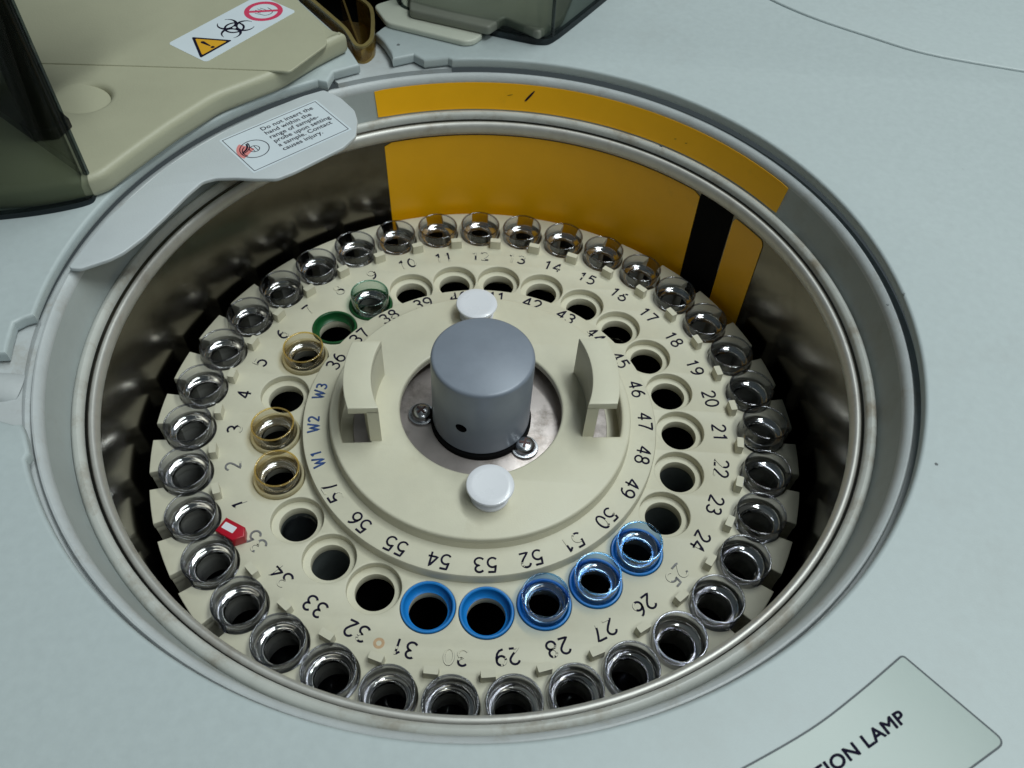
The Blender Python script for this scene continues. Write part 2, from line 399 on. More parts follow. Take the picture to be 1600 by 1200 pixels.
tx = text('POSITION LAMP', 1, 0, 1.06, 'RIGHT'); kx_ = wl_*.98/w1
hcap = (Vector(H(1399, 1106, CT))-Vector(H(1410, 1126, CT))).length
tx = bold(tx, .03); tx = xf(tx, lambda p: (p[0]*kx_, p[1]*hcap/.73, p[2]))
part('lettering', place2(tx, tuple(q1), ux, uy, CT+.16), M_ink, lo)
# a speck or two on the cover
for px, py, r in ((1412, 459, .55), (1387, 476, .45), (1463, 725, .5), (622, 70, .8)):
    x, y = H(px, py, CT); part('dirt_speck', plate([[(x+r*random.uniform(.6, 1.2)*math.cos(t), y+r*random.uniform(.6, 1.2)*math.sin(t)) for t in [i*PI/4 for i in range(8)]]], CT-.1, CT+.05), M_seam, hz)

# ------------------------------------------------------------------ sample disk
R1, R2 = 100., 71.2
A12 = 93.08; A40 = 101.47
def a_out(k): return math.radians(A12-(k-12)*360/35)
def a_in(k): return math.radians(A40-(k-40)*14.4)
dk = thing('sample_disk', 'cream round sample carousel with two rings of numbered holes', 'sample tray', (0, 0, 0))
def deck_outline(rh, half, RO=112.2):
    o = []
    for k in range(35, 0, -1):              # decreasing k runs counter-clockwise
        a = a_out(k); ca, sa = math.cos(a), math.sin(a)
        ah = math.asin(half/RO)
        an = a_out(k-1) if k > 1 else a_out(0)
        # around the hole: from its slot's clockwise side, inward, to the counter-clockwise side
        b = math.asin(half/rh)
        o.append((RO*math.cos(a-ah), RO*math.sin(a-ah)))
        loc = [(rh*math.cos(-b-(2*PI-2*b)*i/28), rh*math.sin(-b-(2*PI-2*b)*i/28)) for i in range(29)]
        for x, y in loc:
            X = R1+x; o.append((X*ca-y*sa, X*sa+y*ca))
        o.append((RO*math.cos(a+ah), RO*math.sin(a+ah)))
        for i in range(1, 4):               # nearly straight tab edge
            t = a+ah+(an-a-2*ah)*i/4; rr = RO-.35*math.sin(PI*i/4)*0
            o.append((rr*math.cos(t), rr*math.sin(t)))
    return o
holes = lambda r: [circ(R2*math.cos(a_in(k)), R2*math.sin(a_in(k)), r, 40) for k in range(36, 61)]
part('deck', join(plate([deck_outline(8.5, 3.4)]+holes(8.5), -3, 0, .35, 2),
                  plate([deck_outline(6.1, 3.6, 112.0), circ(0, 0, 45, 64)]+holes(6.15), -6.6, -3.02, .2, 1),
                  plate([deck_outline(6.3, 3.8, 112.0), circ(0, 0, 86, 96)], -16, -6.65)), M_cream, dk)
part('number_ring', lathe([(49, -3), (49, 4.9), (51.5, 5.0), (52.2, 4.75), (60.6, 4.5), (61.3, 4.3), (61.6, 3.8), (61.75, .0), (61.75, -3)], 160), M_cream, dk)
M_sleeve = mat('dull_socket_sleeve', (.10, .115, .115), .45, .3, var=.2, scale=200)
for k in (48, 49, 50, 56, 57):
    c_ = (R2*math.cos(a_in(k)), R2*math.sin(a_in(k)))
    part('socket_sleeve', lathe([(6.35, -6.7), (6.5, -6.7), (6.0, -30), (5.8, -30)], 40, c_), M_sleeve, dk)
# hub plate with the central opening and two grip slots; its axis of symmetry is turned by 5 degrees
RT = math.radians(5)
def rt(x, y): return (x*math.cos(RT)-y*math.sin(RT), x*math.sin(RT)+y*math.cos(RT))
def band(r0, r1, yh, s, n=16):
    """annulus piece between r0 and r1 with |y'| < yh on side s"""
    o = []
    b1 = math.asin(yh/r1); b0 = math.asin(yh/r0)
    o += [(s*r1*math.cos(-b1+2*b1*i/n), r1*math.sin(-b1+2*b1*i/n)) for i in range(n+1)]
    o += [(s*r0*math.cos(b0-2*b0*i/n), r0*math.sin(b0-2*b0*i/n)) for i in range(n+1)]
    return [rt(x, y) for x, y in o]
part('hub_plate', join(plate([circ(0, 0, 51.9, 160), circ(0, 0, 28, 96), band(39.9, 48.6, 14.1, 1), band(39.9, 48.6, 14.1, -1)], 6.6, 10, .9, 3),
     lathe([(49.2, 4.9), (49.2, 7.2), (51.3, 7.6), (51.9, 7.3), (52.3, 4.7)], 160)), M_hub, dk)
for s in (1, -1):
    g = part('grip', join(plate([band(36.4, 39.9, 14.1, s)], 9.9, 26.0, .0), plate([band(36.4, 45.4, 14.1, s)], 25.2, 28.2, .35, 2)), M_hub, dk)
# pegs by each outer place
pegs = []
for k in range(1, 36):
    a = a_out(k)-math.radians(4.05)
    m = join(plate([rrect(2.5, 4.6, .25, 2)], -.3, 3.8, .0), )
    V = []
    tw = math.radians(random.uniform(-4, 4))
    for x, y, z in m[0]:
        f = 1-.08*max(0, z)/3.8; x *= f; y *= f
        x, y = x*math.cos(tw)-y*math.sin(tw), x*math.sin(tw)+y*math.cos(tw)
        X = 91.2+x; V.append((X*math.cos(a)-y*math.sin(a), X*math.sin(a)+y*math.cos(a), z))
    if k != 35: part('peg', (V, m[1]), M_cream, dk)
    else: part('peg', (V, m[1]), M_cream, dk)

sx_, sy_ = D(592, 1005, 0); part('drip_stain', ribbon(circ(sx_, sy_, 1.25, 24), .9, .04, True), mat('orange_brown_stain', (.50, .33, .19), .5, var=.15, scale=900), dk)
# hand-inked raised numerals -----------------------------------------------------
def arc(cx, cy, rx, ry, d0, d1, n=12): return [(cx+rx*math.cos(math.radians(d0+(d1-d0)*i/n)), cy+ry*math.sin(math.radians(d0+(d1-d0)*i/n))) for i in range(n+1)]
G = {'0': [arc(.3, .5, .3, .5, 90, 450, 22)], '1': [[(.1, .78), (.22, .86), (.34, 1), (.34, .66), (.34, .33), (.34, 0)]],
     '2': [arc(.3, .72, .29, .28, 165, -30, 10)+[(.4, .38), (.2, .18), (.03, .0), (.2, 0), (.4, 0), (.6, 0)]],
     '3': [arc(.28, .76, .27, .24, 150, -90, 10)[:-1]+arc(.28, .265, .31, .265, 90, -150, 12)],
     '4': [[(.44, 0), (.44, .33), (.44, .66), (.44, 1), (.3, .78), (.15, .54), (0, .3), (.2, .3), (.42, .3), (.62, .3)]],
     '5': [[(.56, 1), (.34, 1), (.12, 1), (.09, .78), (.06, .55)]+arc(.27, .34, .32, .33, 120, -140, 13)],
     '6': [[(.5, .96), (.36, .92), (.2, .78), (.07, .55), (.01, .32)]+arc(.3, .3, .29, .29, 180, 540, 18)],
     '7': [[(.0, 1), (.2, 1), (.4, 1), (.6, 1), (.46, .7), (.33, .35), (.25, 0)]],
     '8': [arc(.3, .76, .24, .24, -90, 270, 16)+arc(.3, .26, .29, .26, 90, 450, 18)],
     '9': [arc(.3, .7, .29, .29, 0, 360, 18)+[(.59, .5), (.52, .25), (.38, .08), (.15, .0)]],
     'W': [[(0, 1), (.08, .66), (.15, .33), (.22, 0), (.32, .4), (.42, .8), (.52, .4), (.62, 0), (.7, .33), (.77, .66), (.85, 1)]]}
def numeral(s, a, rc, z, ink, inkmat, hgt=4.8, wid=4.7, gap=1.2, sizes=None):
    rnd = random.Random(hash(s) % 999 if False else sum(ord(c)*(i+3) for i, c in enumerate(s))*7+int(rc))
    up = (math.cos(a), math.sin(a)); rg = (math.sin(a), -math.cos(a))
    ws = [(.85 if c == 'W' else .6)*(sizes[i] if sizes else 1) for i, c in enumerate(s)]
    tot = sum(w*wid for w in ws)+gap*(len(s)-1); x = -tot/2
    faint = ink <= .2; ink = min(1.1, ink*.65+.42) if not faint else .75
    if faint: inkmat = M_pengrey
    V = []; F = []; MI = []
    prof = [(-.38, -.1), (-.27, .26), (.27, .26), (.38, -.1)]
    for c, w, i in zip(s, ws, range(9)):
        sz = sizes[i] if sizes else 1
        for st in G[c]:
            pts = []
            for j in range(len(st)-1):       # subdivide
                for t in (0, .5): pts.append((st[j][0]+(st[j+1][0]-st[j][0])*t, st[j][1]+(st[j+1][1]-st[j][1])*t))
            pts.append(st[-1])
            P2 = [(x+p[0]*wid*sz, (p[1]-.5)*hgt*sz) for p in pts]
            o = len(V); n = len(P2)
            for j, p in enumerate(P2):
                q0 = P2[max(0, j-1)]; q1 = P2[min(n-1, j+1)]
                dx, dy = q1[0]-q0[0], q1[1]-q0[1]; l = math.hypot(dx, dy) or 1; nx, ny = -dy/l, dx/l
                for e, h in prof:
                    lx, ly = p[0]+nx*e, p[1]+ny*e
                    V.append(((rc+ly)*up[0]+lx*rg[0], (rc+ly)*up[1]+lx*rg[1], z+h))
            ph = rnd.uniform(0, 6.28); f = rnd.uniform(2.2, 4.2)
            for j in range(n-1):
                wv = .5+.42*math.sin(ph+f*2*PI*j/n*.22)+rnd.uniform(-.05, .05)
                on = wv < ink; side = wv < ink+.22
                for e in range(3):
                    F.append((o+4*j+e, o+4*j+e+1, o+4*j+5+e, o+4*j+4+e))
                    MI.append(1 if (on and (e != 1 or ink > .8 or wv < ink*.75)) else (2 if side and e != 1 else 0))
        x += w*wid+gap
    part('numeral', (V, F), [M_cream, inkmat, M_pengrey], dk, MI, sharp=50)
inkA = {1: .25, 2: .06, 3: .45, 4: .8, 5: .45, 6: .6, 7: .4, 8: .3, 9: .55, 10: .5, 11: .35, 12: .4, 13: .45, 14: .7, 15: .7, 16: .75, 17: .8, 18: .9, 19: .9,
        20: .85, 21: 1.0, 22: .7, 23: .85, 24: .75, 25: .15, 26: .6, 27: .6, 28: .7, 29: .7, 30: .35, 31: .75, 32: .75, 33: .8, 34: .5, 35: .1}
for k in range(1, 36): numeral(str(k), a_out(k), 85.3, 0, inkA[k], M_pen)
inkB = {36: 1.05, 37: .8, 38: .75, 39: .8, 40: .7, 41: .8, 42: .85, 43: .85, 44: .75, 45: .85, 46: .9, 47: .85, 48: .9, 49: .9, 50: .7, 51: .6, 52: .7, 53: .85, 54: .85, 55: .85, 56: 1.05, 57: .35}
for k in range(36, 58): numeral(str(k), a_in(k), 57.7, 4.55, inkB[k], M_pen)
for i, k in enumerate((58, 59, 60)): numeral('W%d' % (i+1), a_in(k), 57.7, 4.55, .95, M_penblue, sizes=[.85, .72], gap=1.0)

# ------------------------------------------------------------------ hub base, knob, pins, marker
hb = thing('hub_base', 'tarnished round steel plate with cross head screws inside the cream hub opening', 'hub plate', (0, 0, -3))
part('steel_plate', plate([circ(0, 0, 44.6, 96)], -.5, 2, .3), M_plate, hb)
def screw(ang, r):
    x, y = r*math.cos(math.radians(ang)), r*math.sin(math.radians(ang))
    o = part('screw', lathe([(0, 2.2), (4.6, 2.2), (4.75, 2.6), (4.6, 3.0), (3.9, 3.05), (3.7, 2.9), (3.55, 3.1), (3.5, 4.2), (3.1, 4.9), (2.2, 5.35), (0, 5.6)], 40, (x, y), closed=False), M_screw, hb)
    cr = []
    for t in (.4, .4+PI/2):
        c, s = math.cos(t+ang), math.sin(t+ang)
        b = box(-1.9, 1.9, -.42, .42, 5.15, 5.66)
        cr.append(xf(b, lambda p: (x+p[0]*c-p[1]*s, y+p[0]*s+p[1]*c, p[2])))
    q = cr[1]; cr[1] = xf(q, lambda p: (p[0], p[1], p[2]+.01))
    part('cross_recess', join(*cr), M_screwdark, o)
screw(179.5, 20.9); screw(-36.7, 19.4); screw(72, 20.3)

kn = thing('drive_knob', 'slate blue grey cylinder knob standing at the centre of the disk', 'knob', (0, 0, 2))
kp = [(0, 4.6), (16.3, 4.6), (16.9, 5.2), (16.95, 35.3), (16.8, 36.1), (16.4, 36.6), (15.8, 36.8), (0, 36.9)]
me = build_mesh('knob_body', lathe(kp, 128, closed=False), M_knob, None, (0, 0, 2))
ko = bpy.data.objects.new('knob_body', me); COL.objects.link(ko)
an = math.radians(-111)
cutm = tube([(14.2*math.cos(an), 14.2*math.sin(an), 17.8), (19*math.cos(an), 19*math.sin(an), 17.8)], 2.0, 24)
cme = build_mesh('cutter', cutm, M_black, None, (0, 0, 2)); co = bpy.data.objects.new('cutter', cme); COL.objects.link(co)
md = ko.modifiers.new('b', 'BOOLEAN'); md.object = co; md.operation = 'DIFFERENCE'; md.solver = 'EXACT'
md.material_mode = 'TRANSFER' if hasattr(md, 'material_mode') else md.material_mode
dg = bpy.context.evaluated_depsgraph_get(); nm = bpy.data.meshes.new_from_object(ko.evaluated_get(dg), depsgraph=dg)
ko.modifiers.clear(); ko.data = nm; bpy.data.objects.remove(co)
nm.set_sharp_from_angle(angle=math.radians(35))
ko.name = 'knob_body'; ko.parent = kn; BASES[ko.name] = (0, 0, 2)
part('base_ring', lathe([(0, 2.05), (17.6, 2.05), (17.6, 4.2), (16.5, 4.55), (0, 4.55)], 96, closed=False), M_black, kn)

pinprof = [(0, 10.0), (6.0, 10.0), (6.3, 10.4), (6.3, 11.2), (5.3, 11.8), (5.0, 12.6), (5.1, 14.2), (6.2, 15.1), (7.3, 15.7), (7.65, 16.3), (7.45, 16.8), (7.0, 17.0), (5.5, 16.95), (3.0, 16.88), (0, 16.85)]
pins = None
for (px, py), lb in (((766, 757), 'white mushroom pin in front of the grey knob'), ((745, 474), 'white mushroom pin behind the grey knob, near number 40')):
    x, y = D(px, py, 16.7)
    if pins is None:
        pins = solo('locking_pin', xf(lathe(pinprof, 56, closed=False), lambda p: (p[0]+x, p[1]+y, p[2])), M_white, lb, 'pin', (x, y, 10), group='white locking pins on the hub')
    else:
        c = pins.copy(); COL.objects.link(c); c.location = Vector((x, y, 10))*S; c['label'] = lb
# red marker on the peg between places 35 and 1
p0 = Vector(D(345, 819, 4)); p1 = Vector(D(377, 836, 4)); cc = (p0+p1)/2; dx = (p1-p0).normalized(); dy = Vector((-dx.y, dx.x))
rm = thing('red_marker', 'red plastic clip with a white window on the peg beside number 35', 'marker', (cc.x, cc.y, 0))
L_ = (p1-p0).length
part('clip', place2(plate([[(-L_/2, -2.7), (L_/2-1.2, -2.9), (L_/2+1.2, 0), (L_/2-.6, 2.7), (-L_/2, 2.7)]], 0.05, 4.3, .35), cc, dx, dy, 0), M_red, rm)
part('window', place2(plate([rrect(4.4, 2.3, .2, 2, -.8, .2)], 4.25, 4.38), cc, dx, dy, 0), M_white, rm)

# ------------------------------------------------------------------ sample cups
rimp = [(7.50+.34*math.cos(t)+.27, 4.45+.30*math.sin(t)) for t in [i*2*PI/14 for i in range(14)]]
collar = [(8.05, 4.15), (7.5, 4.15), (7.42, 1.2), (7.38, .4), (7.2, -.25), (6.85, -.72), (6.45, -.98), (6.0, -1.14), (5.6, -1.32), (5.3, -1.6), (5.1, -2.1), (5.05, -2.95),
          (5.7, -2.97), (7.5, -2.95), (7.95, -2.6), (8.1, -1.5)]
body = [(5.0, -3.0), (4.85, -4.2), (4.5, -5.0), (4.3, -6.), (4.05, -14), (3.2, -21), (1.8, -23.5), (0.01, -24), (0.01, -24.8), (2.1, -24.3), (3.8, -21.5), (4.6, -14), (4.9, -6), (5.3, -4.4), (5.65, -3.0)]
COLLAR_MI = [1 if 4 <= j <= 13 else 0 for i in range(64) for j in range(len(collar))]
def make_cup(label, base, group):
    r = thing('sample_cup', label, 'sample cup', base, group=group)
    sh = lambda p: (p[0]+base[0], p[1]+base[1], p[2]+base[2])
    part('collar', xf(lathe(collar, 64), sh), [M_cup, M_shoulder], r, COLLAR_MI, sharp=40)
    part('rim', xf(lathe(rimp, 64), sh), M_cuprim, r, sharp=80)
    part('cup_body', xf(lathe(body, 48), sh), M_cupbody, r, sharp=50)
    return r
GO = 'clear sample cups in the outer ring'
extra = {21: 'sitting proud, '}
proto = None
for k in range(1, 36):
    a = a_out(k); b = (R1*math.cos(a), R1*math.sin(a), 0)
    lb = 'clear plastic sample cup '+extra.get(k, '')+'beside the number %d on the outer ring' % k
    if proto is None: proto = make_cup(lb, b, GO); c = proto
    else:
        c = copy_tree(proto); c['label'] = lb
    dz = 0
    tilt = Euler((math.radians(random.uniform(-2, 2)), math.radians(random.uniform(-2, 2)), random.uniform(0, 6)))
    if k == 21: dz = 2.2; tilt = Euler((math.radians(-2), math.radians(7), 1))
    if k == 2: dz = .5; tilt = Euler((math.radians(3), math.radians(-3), 1))
    if k == 3: dz = .3
    c.location = Vector((b[0], b[1], b[2]+dz+random.uniform(-.15, .25)))*S; c.rotation_euler = tilt
    c.scale = (.985+random.uniform(0, .03),)*2+(1,)
# adapter rings and the cups they hold (inner ring)
def ring_prof(top): return [(8.35, top-.2), (8.15, top), (7.75, top), (7.45, top-.3), (7.3, -1.6), (6.6, -2.6), (6.0, -2.95), (8.2, -2.97), (8.4, -2.6)]
rings = {}
def ring(k, colour, top, mt, label, group):
    a = a_in(k); b = (R2*math.cos(a), R2*math.sin(a), 0)
    if colour not in rings:
        rings[colour] = solo('adapter_ring', xf(lathe(ring_prof(top), 64), lambda p: (p[0]+b[0], p[1]+b[1], p[2])), mt, label, 'adapter ring', b, group=group)
    else:
        c = rings[colour].copy(); COL.objects.link(c); c.location = Vector(b)*S; c['label'] = label
G_B = 'blue adapter rings in the inner ring'; G_G = 'green adapter rings in the inner ring'; G_Y = 'yellow adapter rings in the inner ring'
for k, nm_ in ((50, 'under the cup at number 50'), (51, 'under the cup at number 51'), (52, 'under the cup at number 52'), (53, 'empty, at number 53'), (54, 'empty, at number 54')):
    ring(k, 'b', .55, M_blue, 'blue plastic adapter ring '+nm_, G_B)
for k, nm_ in ((37, 'empty, at number 37'), (38, 'under the cup at number 38')):
    ring(k, 'g', .55, M_green, 'dark green adapter ring '+nm_, G_G)
for k, nm_ in ((36, 'number 36'), (58, 'mark W1'), (59, 'mark W2')):
    ring(k, 'y', 1.6, M_yring, 'translucent yellow adapter ring around the cup at '+nm_, G_Y)
GI = 'sample cups in coloured adapter rings'
inner_tint = {}
for k, nm_ in ((50, 'blue ring at number 50'), (51, 'blue ring at number 51'), (52, 'blue ring at number 52'), (38, 'green ring at number 38'),
               (36, 'yellow ring at number 36'), (58, 'yellow ring at mark W1'), (59, 'yellow ring at mark W2')):
    a = a_in(k); b = (R2*math.cos(a), R2*math.sin(a), 0)
    c = copy_tree(proto); c['label'] = 'clear sample cup held in the '+nm_; c['group'] = GI
    tint = M_bring if k < 53 and k >= 50 else (M_gring if k == 38 else M_ycup)
    key = tint.name
    if key not in inner_tint:
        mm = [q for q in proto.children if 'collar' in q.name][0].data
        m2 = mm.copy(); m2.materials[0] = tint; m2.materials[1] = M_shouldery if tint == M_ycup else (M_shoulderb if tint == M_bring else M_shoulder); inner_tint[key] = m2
    rk = {M_bring.name: M_rimb, M_gring.name: M_rimg, M_ycup.name: M_rimy}[key]
    if rk.name not in inner_tint:
        m3 = [q for q in proto.children if 'rim' in q.name][0].data.copy(); m3.materials[0] = rk; inner_tint[rk.name] = m3
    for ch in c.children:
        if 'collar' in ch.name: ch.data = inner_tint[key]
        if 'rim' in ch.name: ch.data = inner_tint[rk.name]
    c.location = Vector((b[0], b[1], (2.1 if k in (50, 51, 52) else 1.2)+random.uniform(0, .6)))*S
    c.rotation_euler = Euler((math.radians(random.uniform(-2, 2)), math.radians(random.uniform(-2, 2)), random.uniform(0, 6)))
    c.scale = (.90, .90, 1)
# small cups sunk in three otherwise empty holes
sunk = None
for k, dzz in ((57, -7.5), (44, -13), (43, -14)):
    a = a_in(k); b = (R2*math.cos(a), R2*math.sin(a), dzz)
    lb = 'small clear cup sunk deep inside the empty hole at number %d' % k
    if sunk is None:
        sunk = solo('sunken_cup', xf(lathe([(5.9, 0), (5.7, .3), (5.4, 0), (5.1, -6), (4.5, -8), (4.2, -18), (0.01, -20), (0.01, -20.5), (4.7, -18.4), (5.0, -8.2), (5.8, -6)], 48), lambda p: (p[0]+b[0], p[1]+b[1], p[2]+b[2])),
                    M_cup, lb, 'sample cup', b, group='small cups sunk in the inner holes')
    else:
        c = sunk.copy(); COL.objects.link(c); c.location = Vector(b)*S; c['label'] = lb

# ------------------------------------------------------------------ guard plate with the warning label
gp = thing('guard_plate', 'pale grey sheet guard curving over the rear left well edge with a warning label', 'guard plate', (-95, 60, 60.4), HOUS)
br = [(265, 1045), (330, 960), (420, 850), (540, 745), (640, 660), (760, 580), (900, 500), (1040, 430), (1180, 375), (1265, 350), (1330, 380), (1385, 430), (1397, 470), (1390, 530),
      (1340, 575), (1230, 630), (1150, 670), (1080, 697), (1000, 697), (920, 693), (840, 695), (790, 708), (730, 760), (650, 840), (560, 925), (480, 985), (430, 1010), (310, 1050)]
GZ = 61.8
bo = [H(x/2.5, y/2.5, GZ) for x, y in br]
# keep the outer edge clear of the cover's round edge
bo = [(x*min(1, 125.9/math.hypot(x, y)), y*min(1, 125.9/math.hypot(x, y))) for x, y in bo]
bo = roundpoly(bo, 1.2, 4)
part('sheet', plate([bo], GZ-1.5, GZ, .4, 2), M_bracket, gp)
def lframe(pLL, pLR, pUL, z):
    a = Vector(H(*pLL, z)); b = Vector(H(*pLR, z)); c = Vector(H(*pUL, z))
    ux = (b-a).normalized(); uy = Vector((-ux.y, ux.x)); return a, ux, uy, (b-a).length, (c-a).dot(uy)
o_, lx, ly, LW, LH = lframe((396, 271), (550, 202), (341.5, 220), GZ)
wl = part('warning_label', place2(plate([rrect(LW, LH, .5, 3, LW/2, LH/2)], 0, .1), o_, lx, ly, GZ-.03), M_paper, gp)
part('frame_line', place2(plate([rrect(LW-1.6, LH-1.5, .05, 1, LW/2, LH/2), rrect(LW-2.1, LH-2.0, .05, 1, LW/2, LH/2)], 0, .04), o_, lx, ly, GZ+.06), M_ink, wl)
lines = ['Do not insert the', 'hand within the', 'range of sample-', 'probe upon setting', 'a sample. Contact', 'causes injury.']
starts = [(430, 450), (480, 490), (530, 532), (590, 580), (635, 620), (685, 665)]
tm = []
ends_ = [(965, 222)]
def crop_loc(u, v, ox, oy, s, z, o_, lx, ly):
    q = Vector(H(ox+u/s, oy+v/s, z))-o_; return q.dot(lx), q.dot(ly)
for i, (ln, st) in enumerate(zip(lines, starts)):
    u, v = crop_loc(st[0], st[1], 340, 140, 6.667, GZ, o_, lx, ly)
    if i == 0: u0, v0 = u, v
    t = bold(text(ln, 2.95, 0, 1.02), .045)
    wd = max(p[0] for p in t[0])
    tm.append(xf(t, lambda p: (p[0]*1.0+14.6, p[1]+LH-4.5-i*2.92, p[2])))
part('lettering', place2(join(*tm), o_, lx, ly, GZ+.09), M_ink, wl)
cu, cv = crop_loc(385, 618, 340, 140, 6.667, GZ, o_, lx, ly)
sal = [(cu, cv)] + [(cu+6.2*math.cos(t), cv+6.2*math.sin(t)) for t in [math.radians(118+i*8) for i in range(12)]]
part('red_sector', place2(plate([sal], 0, .03), o_, lx, ly, GZ+.065), M_salmon, wl)
ic = join(ribbon(circ(cu, cv, 5.0, 48), .32, 0, True), ribbon(circ(cu, cv, 1.75, 28), .28, 0.001, True),
          ribbon([(cu-.6, cv-1.5), (cu-.6, cv+1.5)], .25, .002), ribbon([(cu+.6, cv-1.5), (cu+.6, cv+1.5)], .25, .002),
          ribbon(arc(cu-4.4, cv+4.0, 4.1, 4.1, -95, 5, 12), .4, .003), ribbon(arc(cu-4.8, cv+4.4, 3.9, 3.9, -85, -5, 12), .7, .004),
          ribbon(arc(cu-1.2, cv-.3, 3.2, 3.4, 110, 215, 10), .35, .005))
part('diagram', place2(ic, o_, lx, ly, GZ+.11), M_ink, wl)

# ------------------------------------------------------------------ beige probe cover with the hazard sticker
pc = thing('probe_cover', 'beige moulded cover with rounded edges and a hazard pictogram sticker', 'cover', (-110, 90, CT), HOUS)
BZ = CT+8.5
bpx = [(0, 331), (60, 328), (120, 319), (150, 312), (176, 302)]
b_lo = HH(bpx, CT) + HH([(228, 262), (280, 224), (348, 180), (440, 144), (500, 107)], CT) + HH([(547, 67)], CT+4) + HH([(520, 45), (472, 2), (440, -36)], BZ)
bo = roundpoly(b_lo + [(-110, 330), (-330, 330), (-330, b_lo[0][1])], 4.0, 5)
dc = Vector(H(134, 152, BZ)); dr = (Vector(H(171, 150, BZ))-dc).length
part('shell', plate([bo, circ(dc.x, dc.y, dr, 48)], CT+.05, BZ, 2.6, 5), M_beige, pc)
tv, tf = plate([circ(dc.x, dc.y, dr+2.2, 40)], BZ-4.2, BZ-1.2)
part('thumb_recess', ([(x, y, z-.2*(x-dc.x)) for x, y, z in tv], tf), M_beige, pc)
fz = BZ+.45
fac = HH([(-120, 94), (60, 98), (168, 101), (300, 105), (437, 110), (452, 112), (512, 68), (505, 44), (470, 10), (438, -28)], fz)
fac = fac + [(-114, 328), (-328, 328)]
part('raised_panel', plate([roundpoly(fac, 2.0, 4)], BZ-.6, fz, .4, 4), M_beige, pc)
SZ = fz
c3 = lambda u, v: (250+u/6.667, v/6.667)
o2, hx, hy, HW, HH_ = lframe(c3(480, 650), c3(1420, 120), c3(90, 450), SZ)
hs = part('hazard_sticker', place2(plate([rrect(HW, HH_, 1.6, 5, HW/2, HH_/2)], 0, .1), o2, hx, hy, SZ-.03), M_paper, pc)
def hl(u, v): return crop_loc(u, v, 250, 0, 6.667, SZ, o2, hx, hy)
t0 = [hl(330, 390), hl(425, 600), hl(750, 425)]
tc = Vector((sum(p[0] for p in t0)/3, sum(p[1] for p in t0)/3)); rt_ = sum((Vector(p)-tc).length for p in t0)/3
tri = lambda r: [(tc.x+r*math.cos(a), tc.y+r*math.sin(a)) for a in (PI/2, PI/2+2*PI/3, PI/2+4*PI/3)]
part('warning_triangle', place2(plate([roundpoly(tri(rt_*1.03), 1.0, 4)], 0, .03), o2, hx, hy, SZ+.065), M_ink, hs)
part('triangle_field', place2(plate([roundpoly(tri(rt_*.80), .8, 4)], 0, .03), o2, hx, hy, SZ+.09), M_tri, hs)
ex = [(-.28, -.9), (.28, -.9), (.75, 3.2), (.4, 3.9), (-.4, 3.9), (-.75, 3.2)]
part('exclamation_mark', place2(join(plate([[(tc.x+x, tc.y+y-.2) for x, y in ex]], 0, .02), plate([circ(tc.x, tc.y-2.4, .75, 16)], 0, .02)), o2, hx, hy, SZ+.115), M_ink, hs)
bc = hl(775, 290); R_ = 3.7
bio = []
for i in range(3):
    an = math.radians(90+120*i); cx, cy = bc[0]+R_*1.02*math.cos(an), bc[1]+R_*1.02*math.sin(an)
    m = 40
    V = []; F = []
    for j in range(m+1):                    # crescent open outwards, horns tapering
        t = an+math.radians(28+(304)*j/m); wv = .22+1.25*math.sin(PI*j/m)**1.2
        ro = 3.9
        V += [(cx+ro*math.cos(t), cy+ro*math.sin(t), .001*i), (cx+(ro-wv)*math.cos(t), cy+(ro-wv)*math.sin(t), .001*i)]
    F = [(2*j, 2*j+1, 2*j+3, 2*j+2) for j in range(m)]
    bio.append((V, F))
bio.append(ribbon(circ(bc[0], bc[1], 3.5, 40), .85, .004, True))
part('biohazard_symbol', place2(join(*bio), o2, hx, hy, SZ+.09), M_ink, hs)
part('symbol_centre', place2(plate([circ(bc[0], bc[1], .7, 16)], 0, .02), o2, hx, hy, SZ+.10), M_paper, hs)
nc = hl(1078, 118); NR = 7.2
hand = join(*[ribbon([(nc[0]-2.6+1.15*i, nc[1]+3.3-.35*abs(i-1.5)), (nc[0]-1.7+1.0*i, nc[1]-.2)], .28, .001*i) for i in range(4)],
            ribbon([(nc[0]-3.2, nc[1]+1.4), (nc[0]-2.2, nc[1]-1.6)]+arc(nc[0]+.2, nc[1]-1.3, 2.5, 2.3, 190, 350, 12)+[(nc[0]+2.9, nc[1]+.6)], .3, .006))
part('hand_drawing', place2(hand, o2, hx, hy, SZ+.08), M_ink, hs)
part('prohibition_ring', place2(join(ribbon(circ(nc[0], nc[1], NR-.75, 56), 1.9, .012, True), ribbon([(nc[0]-(NR-1.2)*.72, nc[1]+(NR-1.2)*.72), (nc[0]+(NR-1.2)*.72, nc[1]-(NR-1.2)*.72)], 1.5, .010)), o2, hx, hy, SZ+.08), M_pink, hs)

